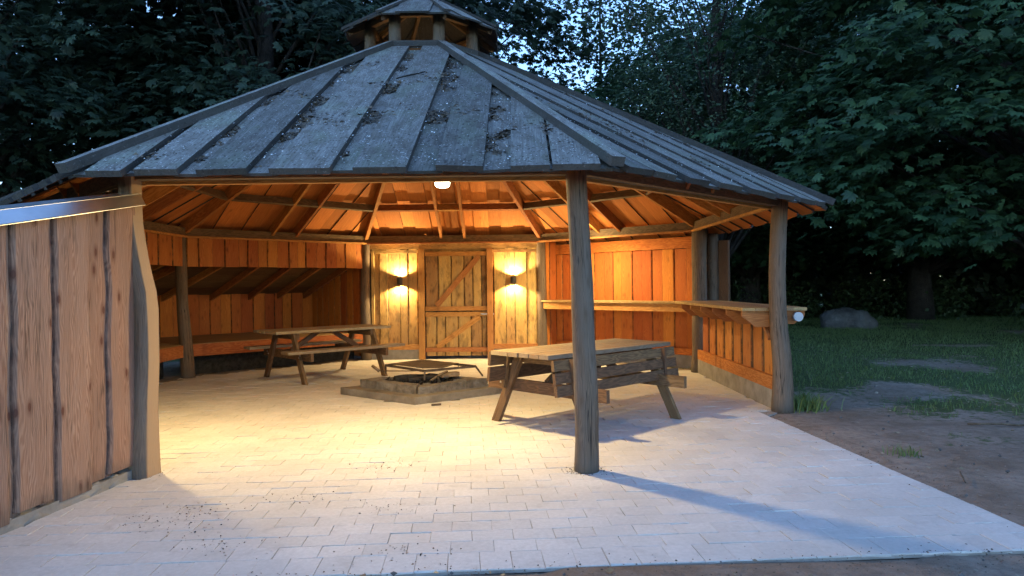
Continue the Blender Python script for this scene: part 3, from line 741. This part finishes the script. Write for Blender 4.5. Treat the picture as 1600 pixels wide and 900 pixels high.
# ---------------------------------------------------------------- lamps
def lamp_light(name,kindl,loc,energy,col,parent,size=.06,rot=None,spot=None,blend=.6):
    d=bpy.data.lights.new(name,kindl); d.energy=energy; d.color=col
    if kindl=='SPOT': d.spot_size=math.radians(spot); d.spot_blend=blend; d.shadow_soft_size=size
    elif kindl=='POINT': d.shadow_soft_size=size
    o=bpy.data.objects.new(name,d); COL.objects.link(o); o.location=loc; o.parent=parent
    if rot: o.rotation_euler=rot
    return o
def ceiling_lamp(loc,ztop_,label,energy,col,side=.6):
    t=empty('ceiling_lamp',loc); tag(t,label,'lamp','ceiling lamps under the roof')
    MB().tube([(0,0,.035),(0,0,.05),(0,0,.085),(0,0,.09)],[.085,.088,.07,.02],24).build('housing','lampbody',t)
    MB().tube([(0,0,.09),(0,0,ztop_-loc[2])],[.009,.009],8).build('rod','lampbody',t)
    n=20; b=MB(); b.tube([(0,0,.034),(0,0,.0),(0,0,-.014),(0,0,-.022)],[.07,.066,.048,.012],24); b.build('diffuser','glow',t)
    d=bpy.data.lights.new('lamp_light','AREA'); d.shape='DISK'; d.size=.15; d.energy=energy; d.color=col
    o=bpy.data.objects.new('lamp_light',d); COL.objects.link(o); o.location=(0,0,-.04); o.parent=t
    lamp_light('side_glow','POINT',(0,0,-.06),energy*side,col,t,.06)
    return t
ceiling_lamp((.53,-2.9,2.36),RB(2.9),'round glowing ceiling lamp hanging just inside the front eave',40,WARM)
ceiling_lamp((-2.38,-3.16,2.05),2.26,'round ceiling lamp hidden behind the front left post',25,WARM,.03)
ceiling_lamp((2.36,2.62,2.3),RB(3.7),'round ceiling lamp over the alcove, hidden behind the front post',31,WARM,.5)
def sconce(x,z,label):
    y0=A_-.005; t=empty('wall_lamp',(x,y0,z)); tag(t,label,'wall lamp','wall lamps beside the door')
    MB().beam((-.0,-.012,-.05),(.0,-.012,.05),.07,.02,up=(0,1,0)).build('back_plate','lampbody',t)
    b=MB(); n=20
    b.tube([(0,-.08,-.065),(0,-.08,.065)],[.056,.056],n,cap=False); b.tube([(0,-.08,.065),(0,-.08,-.065)],[.050,.050],n,cap=False)
    b.tube([(0,-.08,-.01),(0,-.08,.01)],[.051,.051],n); b.build('body','lampbody',t)
    for s,rot in ((1,(PI,0,0)),(-1,(0,0,0))):
        MB().tube([(0,-.08,s*.03),(0,-.08,s*.045)],[.045,.045],n).build('lens','glow',t)
        lamp_light('lamp_light','SPOT',(0,-.08,s*.06),46,WARM,t,.03,rot,146,.35)
    return t
sconce(-1.03,1.515,'dark up-and-down wall lamp on planks left of the door')
sconce(1.16,1.52,'dark up-and-down wall lamp on planks right of the door')
t=tag(MB().tube([(4.345,-1.66,1.035),(4.345,-1.60,1.035)],[.052,.052],20).build('pipe','pipegrey'),'white round pipe end under the bar counter beside the right post','pipe')
c=MB().tube([(1.16-.2,A_-.05,1.44),(1.16-.12,A_-.06,1.425),(1.1,A_-.06,1.45)],[.004]*3,6).build('cable','lampbody'); tag(c,'thin dark cable running to the wall lamp right of the door','cable')

# ---------------------------------------------------------------- boulder
def boulder(loc,sx,sy,sz,label):
    import bmesh
    bm=bmesh.new(); bmesh.ops.create_icosphere(bm,subdivisions=4,radius=1)
    for v in bm.verts:
        d=1+.25*mnoise.fractal(v.co*1.1+V((3,1,2)),1,2,4)
        v.co=V((v.co.x*sx*d,v.co.y*sy*d,max(-.15,(abs(v.co.z)**.8*(1 if v.co.z>0 else -1))*sz*d)))
    me=bpy.data.meshes.new('boulder'); bm.to_mesh(me); bm.free(); me.materials.append(M['rock']); me.polygons.foreach_set('use_smooth',[True]*len(me.polygons))
    o=bpy.data.objects.new('boulder',me); COL.objects.link(o); o.location=loc; return tag(o,label,'boulder')
boulder((11.3,11.9,0),.78,.6,.62,'pale grey boulder on the dark lawn under the trees')

# ---------------------------------------------------------------- vegetation
def leaf_template(kindl):
    if kindl=='palmate':
        vs=[];fs=[]
        for k,(a,L) in enumerate(((-75,.62),(-42,.85),(-13,1.),(15,.98),(44,.84),(78,.6))):
            a=math.radians(a); d=np.array([math.cos(a),math.sin(a),0]); n=np.array([-d[1],d[0],0]); o=len(vs)
            vs+=[d*.03,d*L*.66+n*.17*L+np.array([0,0,-.05]),d*L+np.array([0,0,-.20*L]),d*L*.66-n*.17*L+np.array([0,0,-.05]),d*L*.6+np.array([0,0,.03])]
            fs+=[(o,o+3,o+4),(o,o+4,o+1),(o+4,o+3,o+2),(o+4,o+2,o+1)]
        return np.array(vs),np.array(fs)
    vs=np.array([(0,0,0),(.42,.36,.0),(1,0,-.12),(.42,-.36,.0)]); return vs,np.array([(0,3,2),(0,2,1)])
def leaves(pos,dirs,ups,size,kindl,m,name):
    tv,tf=leaf_template(kindl); n=len(pos)
    d=dirs/np.linalg.norm(dirs,axis=1,keepdims=True); u=ups-d*(ups*d).sum(1,keepdims=True); u/=np.linalg.norm(u,axis=1,keepdims=True)+1e-9
    s=np.cross(u,d); Rm=np.stack([d,s,u],2)
    v=np.einsum('nij,kj->nki',Rm,tv)*size[:,None,None]+pos[:,None,:]
    f=tf[None]+ (np.arange(n)*len(tv))[:,None,None]
    r=np.repeat(RNG.random(n),len(tv))
    return np_mesh(name,v.reshape(-1,3),f.reshape(-1,3),m,r)
def crown_points(center,rad,nclump,per,cl_r,flat=.45,shell=.55,zmin=None):
    c=np.array(center); rad=np.array(rad); P=[];D=[];U=[];C=[]
    for _ in range(nclump):
        d=RNG.normal(size=3); d/=np.linalg.norm(d); rr=shell+(1-shell)*RNG.random()**.7
        p=c+d*rad*rr*(1+.18*mnoise.noise(tuple(d*2.1+c*.1)))
        if zmin is not None and p[2]<zmin: p[2]=zmin+RNG.random()*1.2
        C.append(p); out=np.array([d[0],d[1],0]); out/=np.linalg.norm(out)+1e-6
        k=max(3,int(per*RNG.uniform(.6,1.4))); R_=cl_r*RNG.uniform(.6,1.3)
        o=RNG.normal(size=(k,3))*np.array([R_,R_,R_*flat])*.6
        o[:,2]-=.25*(o[:,:2]@out[:2])*.8       # sprays droop outwards
        P.append(p+o); dd=out*.8+RNG.normal(size=(k,3))*.55+o*.5; dd[:,2]=dd[:,2]*.4-.25; D.append(dd)
        uu=np.array([0,0,1.])+out*.35+RNG.normal(size=(k,3))*.35; U.append(uu)
    return np.concatenate(P),np.concatenate(D),np.concatenate(U),np.array(C)
def trunk_mesh(h,r,center,clumps,nlimb,name):
    b=MB(); c=V(center); top=V((c.x*.6,c.y*.6,c.z+.2*h))
    pts=[V((0,0,-.1)),V((.05,0,h*.15)),V((c.x*.15,c.y*.15,h*.4)),V((c.x*.4,c.y*.4,h*.65)),V((c.x*.7,c.y*.7,h*.9))]
    b.tube(pts,[r*1.35,r,r*.85,r*.55,r*.15],12,.15)
    idx=RNG.choice(len(clumps),min(nlimb,len(clumps)),replace=False)
    for k in idx:
        e=V(clumps[k]); u=min(.85,max(.22,(e.z/h)-.22)); seg=u*4; a=int(min(3,seg)) ; s=pts[a].lerp(pts[a+1],seg-a) if a<4 else pts[4]
        mid=s.lerp(e,.5)+V((RNG.normal()*.15,RNG.normal()*.15,.25)); rr=r*.32*(1-u*.6)
        b.tube([s,s.lerp(mid,.5)+V((0,0,.06)),mid,mid.lerp(e,.5),e],[rr,rr*.75,rr*.5,rr*.3,.012],6,.1)
    return b.mesh(name,M['bark'])
def tree(label,loc,h,center,rad,nclump,per,cl_r,size,kindl,m,r=.25,nlimb=45,name='tree',group='trees round the pavilion',flat=.45,shell=.5,zmin=2.2,cat='tree'):
    t=empty(name,loc); tag(t,label,cat,group)
    P,D,U,C=crown_points(center,rad,nclump,per,cl_r,flat,shell,zmin)
    me=leaves(P,D,U,size*RNG.uniform(.65,1.2,len(P)),kindl,m,'crown'); o=bpy.data.objects.new('crown',me); COL.objects.link(o); o.parent=t
    o=bpy.data.objects.new('trunk',trunk_mesh(h,r,center,C,nlimb,'trunk')); COL.objects.link(o); o.parent=t
    return t
def copytree(t,label,loc,rz,sc_=1):
    n=t.copy(); COL.objects.link(n); n.location=loc; n.rotation_euler=(0,0,rz); n.scale=(sc_,)*3; n['label']=label
    for ch in t.children:
        c=ch.copy(); COL.objects.link(c); c.parent=n
    return n
TG='trees round the pavilion'
chest=tree('large horse chestnut with broad hand-shaped leaves at the right edge',(13.6,6.4,0),11,(-.9,0,6.4),(6.3,5.2,4.8),310,84,.95,.225,'palmate','leaf_chestnut',.34,name='chestnut_tree',flat=.3,zmin=2.2)
pop=tree('pale poplar with small round leaves and bare twigs behind the roof',(7.0,10.5,0),14,(0,0,7.5),(3.3,3.4,5.2),200,150,.75,.105,'simple','leaf_poplar',.22,70,name='poplar_tree',flat=.7,zmin=3.2)
pop2=tree('airy poplar with open sky between its leaves above the cupola',(4.8,19.5,0),18,(0,0,10.5),(4.6,4,6.4),150,62,.95,.24,'simple','leaf_poplar',.09,20,name='poplar_tree',flat=.7,zmin=5)
lef=tree('dark leafy chestnut hanging over the left side of the roof',(-5.5,9.5,0),13,(0,0,8),(5.4,4.4,5.0),250,44,.85,.25,'palmate','leaf_dark',.35,name='chestnut_tree',zmin=3.2)
copytree(lef,'dark chestnut at the far left behind the shelters',(-12.5,8,0),2.1,1.05)
copytree(lef,'dark chestnut deep behind the left slope of the roof',(-1.5,15.5,0),4.0,1.1)
copytree(lef,'tall dark chestnut farther back on the left',(-9,18,0),1.0,1.3)
copytree(lef,'dark chestnut close behind the sleeping shelters',(-5.5,14.5,0),.4,1.0)
copytree(lef,'dark chestnut overhanging the left corner of the picture',(-10.5,12.5,0),3.2,1.1)
copytree(chest,'chestnut standing behind the boulder',(15.6,15.5,0),2.4,1.05)
copytree(chest,'chestnut beyond the lawn at the far right',(20.5,11,0),4.2,1.0)
copytree(chest,'chestnut behind the right slope of the roof',(10.2,17.5,0),.9,1.0)
copytree(lef,'dark tree far behind the bar counter',(14,25,0),3.0,1.25)
copytree(lef,'dark tree far behind the right edge of the lawn',(24,21,0),5.0,1.25)
# undergrowth at the edge of the lawn and the far wood: masses nobody could count
def mass(name,label,cat,pts,rad,per,cl_r,size,m):
    P=[];D=[];U=[]
    for (x,y,z),rr in zip(pts,rad):
        k=int(per*rr); o=RNG.normal(size=(k,3)); o/=np.linalg.norm(o,axis=1,keepdims=True); o*=rr*RNG.uniform(.55,1.05,(k,1)); o[:,2]*=.9
        q=np.array([x,y,z])+o; q[:,2]=np.abs(q[:,2]); P.append(q); D.append(RNG.normal(size=(k,3))+o*.6); U.append(np.array([0,0,1.])+o*.7+RNG.normal(size=(k,3))*.4)
    P=np.concatenate(P); me=leaves(P,np.concatenate(D),np.concatenate(U),size*RNG.uniform(.6,1.3,len(P)),'simple',m,name)
    o=bpy.data.objects.new(name,me); COL.objects.link(o); kind(o,'stuff'); o['label']=label; o['category']=cat; return o
pts=[];rad=[]
for k in range(60):
    x=RNG.uniform(7,30); y=15.5+RNG.uniform(0,6)+max(0,(14-x)*.35); rr=RNG.uniform(.6,1.35); pts.append((x,y,rr*.55)); rad.append(rr)
for k in range(16):
    x=RNG.uniform(15.5,22); y=RNG.uniform(5.5,12); rr=RNG.uniform(.4,.9); pts.append((x,y,rr*.5)); rad.append(rr)
for k in range(40):
    x=RNG.uniform(-22,7); y=RNG.uniform(13,20); rr=RNG.uniform(.8,1.8); pts.append((x,y,rr*.6)); rad.append(rr)
mass('undergrowth','dark bushes and undergrowth along the edge of the lawn','undergrowth',pts,rad,420,.5,.13,'leaf_bush')
pts=[];rad=[]
for k in range(520):
    a=RNG.uniform(-1.15,1.25); d=RNG.uniform(34,44); x=1.2+d*math.sin(a); y=-9.4+d*math.cos(a); hmax=9.5 if -.1<a<.3 else 14
    rr=RNG.uniform(1.6,2.8); pts.append((x,y,RNG.uniform(.3,hmax) if k%2 else RNG.uniform(.3,4))); rad.append(rr)
mass('far_wood','dark wood closing the view behind the pavilion','wood',pts,rad,150,1,.5,'leaf_dark')

# grass, leaf litter, twigs
gp=[];gs=[]
for _ in range(110000):
    x,y=RNG.uniform(4,20),RNG.uniform(-6,17)
    g=grassy(x,y)
    if RNG.random()<max(0,(g-.35)*1.5): gp.append((x,y,-.01)); gs.append(RNG.uniform(.03,.075)+(.03 if y>8 else 0))
for _ in range(260): gp.append((4.42+RNG.normal()*.1,-1.62+RNG.normal()*.09,-.01)); gs.append(RNG.uniform(.1,.24))
for _ in range(40): gp.append((4.38+RNG.normal()*.06,-3.72+RNG.normal()*.06,-.01)); gs.append(RNG.uniform(.05,.11))
gp=np.array(gp);n=len(gp);gs=np.array(gs); lean=RNG.normal(size=(n,2))*.45; az=RNG.uniform(0,2*PI,n)
side=np.stack([np.cos(az),np.sin(az),np.zeros(n)],1)*(.0035+.02*gs)[:,None]
tip=gp+np.concatenate([lean*gs[:,None],gs[:,None]],1); mid=gp+np.concatenate([lean*gs[:,None]*.3,gs[:,None]*.6],1)
v=np.stack([gp-side,gp+side,mid+side*.7,tip,mid-side*.7],1).reshape(-1,3)
o5=np.arange(n)[:,None]*5; f=np.concatenate([o5+np.array([[0,1,2]]),o5+np.array([[0,2,4]]),o5+np.array([[4,2,3]])],0)
go=bpy.data.objects.new('grass',np_mesh('grass',v,f,'grass',np.repeat(RNG.random(n),5))); COL.objects.link(go); kind(go,'stuff'); go['label']='short patchy grass on the lawn right of the paving'; go['category']='grass'
def flat_litter(name,label,pts,nrm,size,m,up=.5):
    n=len(pts); P=np.array(pts); az=RNG.uniform(0,2*PI,n); D=np.stack([np.cos(az),np.sin(az),RNG.normal(size=n)*.15],1); nn=np.array(nrm,float); nn=nn/np.linalg.norm(nn,axis=1,keepdims=True)
    D=D-nn*(D*nn).sum(1,keepdims=True); U=nn+RNG.normal(size=(n,3))*up
    o=bpy.data.objects.new(name,leaves(P,D,U,size*RNG.uniform(.4,1.4,n),'simple',m,name)); COL.objects.link(o); kind(o,'stuff'); o['label']=label; o['category']='litter'; return o
pts=[];nr=[]
gut=[(-1.51,-1.43),(-1.13,-.99),(-.65,-.49),(-.07,.09),(.46,.66),(.99,1.18),(1.45,1.47)]
for i,rev in ((0,1),(1,-1),(7,-1),(2,1)):
    n=V((0,0,1))+fn(i)*SL
    for _ in range(20000):
        g0,g1=gut[random.randrange(len(gut))]; u=random.uniform(g0-.01,g1+.01) if random.random()<.72 else random.uniform(-1.8,1.8)
        if g1-g0<.05 and random.random()<.6: continue
        ap=random.uniform(.9,4.5); 
        if abs(u)>ap*TAN-.1: continue
        den=mnoise.noise((u*1.5,ap*2.2,i*3.1))+.35*mnoise.noise((u*4,ap*7,i*2.))
        if i==0 and u<0 and ap<2.2: den+=.1
        if den<.0+.25*((u-g0)/(g1-g0+1e-6) if g0<=u<=g1 else 1.2): continue
        inn=any(a<=u<=b for a,b in gut); uu=u*rev if i%2 else u
        p=fp(i,uu,ap); p.z=ztop(ap)-(.046 if inn else -.003)+random.uniform(0,.008); pts.append(p); nr.append(n)
flat_litter('roof_litter','brown leaf litter caught between the grey roof boards',pts,nr,.04,'litter',.5)
pts=[];nr=[]
for i in (0,1,7):
    for _ in range(1800):
        u=random.uniform(-1.8,1.8); ap=random.uniform(.9,4.55)
        if abs(u)>ap*TAN-.1: continue
        p=fp(i,u,ap); p.z=ztop(ap)+.0; pts.append(p); nr.append(V((0,0,1))+fn(i)*SL)
flat_litter('fallen_petals','pale fallen petals scattered over the roof boards',pts,nr,.014,'whitepaint',.4)
pts=[]
for _ in range(4200):
    x,y=random.uniform(-3,12),random.uniform(-8.5,6)
    if not on_paving(x,y,.03) and x>-1.7: pts.append((x,y,.012))
flat_litter('dead_leaves','dry leaves and chips lying on the bare soil',pts,[(0,0,1)]*len(pts),.036,'dryleaf',.35)
pts=[]
for _ in range(2600):
    t_=random.random(); e=random.random()
    if e<.12:
        q=oc(random.choice((0,1,1,2))); an=random.uniform(0,2*PI); rr=.1+abs(random.gauss(0,.035)); p=V((q.x+.035+rr*math.cos(an),q.y+rr*math.sin(an),0))
    elif e<.45: p=g2w(random.uniform(-2,GXR+.1),GYF+random.gauss(-.1,.09))
    elif e<.6: p=g2w(GXR+random.gauss(.05,.07),random.uniform(GYF,-1.8))
    else:
        cx,cy=random.choice(((-.85,-4.95),(-1.05,-5.15),(-.75,-5.35),(.4,-5.0),(-.3,-4.75),(.2,-3.9),(-.4,-5.6),(.6,-5.7)))
        p=V((random.gauss(cx,.16),random.gauss(cy,.09),0))
        if random.random()<.55: continue
    if p.x<-1.6: continue
    pts.append((p.x,p.y,.004 if on_paving(p.x,p.y) else .012))
flat_litter('crumbs','dark crumbs of soil and bark on the paving and along its edge',pts,[(0,0,1)]*len(pts),.012,'litter',.6)
for k,(x0,y0,x1,y1,rr) in enumerate(((5.6,-2.6,6.15,-2.75,.012),(7.9,-3.0,8.3,-2.6,.014),(4.3,-4.6,4.42,-4.35,.006))):
    stick('fallen_twig',(x0,y0,.02),(x1,y1,.03),rr,'twig',('crooked twig lying on bare soil nearest the right post','grey twig on the soil near the right edge of the picture','thin twig beside the edge of the paving')[k],'twig',6,.3)
stick('fallen_stick',fp(0,.02,2.35,ztop(2.35)+.012),fp(0,.28,2.1,ztop(2.1)+.012),.008,'char','thin dark stick lying on the roof below the cupola','stick',6)

pts=[]; b=MB()
for _ in range(1400):
    x,y=random.uniform(-2,11),random.uniform(-8,4)
    if on_paving(x,y,.02) or x<-1.6 or random.random()<grassy(x,y): continue
    if random.random()<.5 and not on_paving(x,y,.6): continue
    r_=random.uniform(.006,.022); c=V((x,y,.01)); z=[V((random.uniform(.6,1.2)*dx,random.uniform(.6,1.2)*dy,random.uniform(.5,.9)*dz))*r_ for dx,dy,dz in ((1,0,0),(0,1,0),(-1,0,0),(0,-1,0),(0,0,1),(0,0,-1))]
    b.add([c+q for q in z],[(0,1,4),(1,2,4),(2,3,4),(3,0,4),(1,0,5),(2,1,5),(3,2,5),(0,3,5)])
o=kind(b.build('gravel','rock'),'stuff'); o['label']='small stones and clods scattered over the bare soil'; o['category']='gravel'
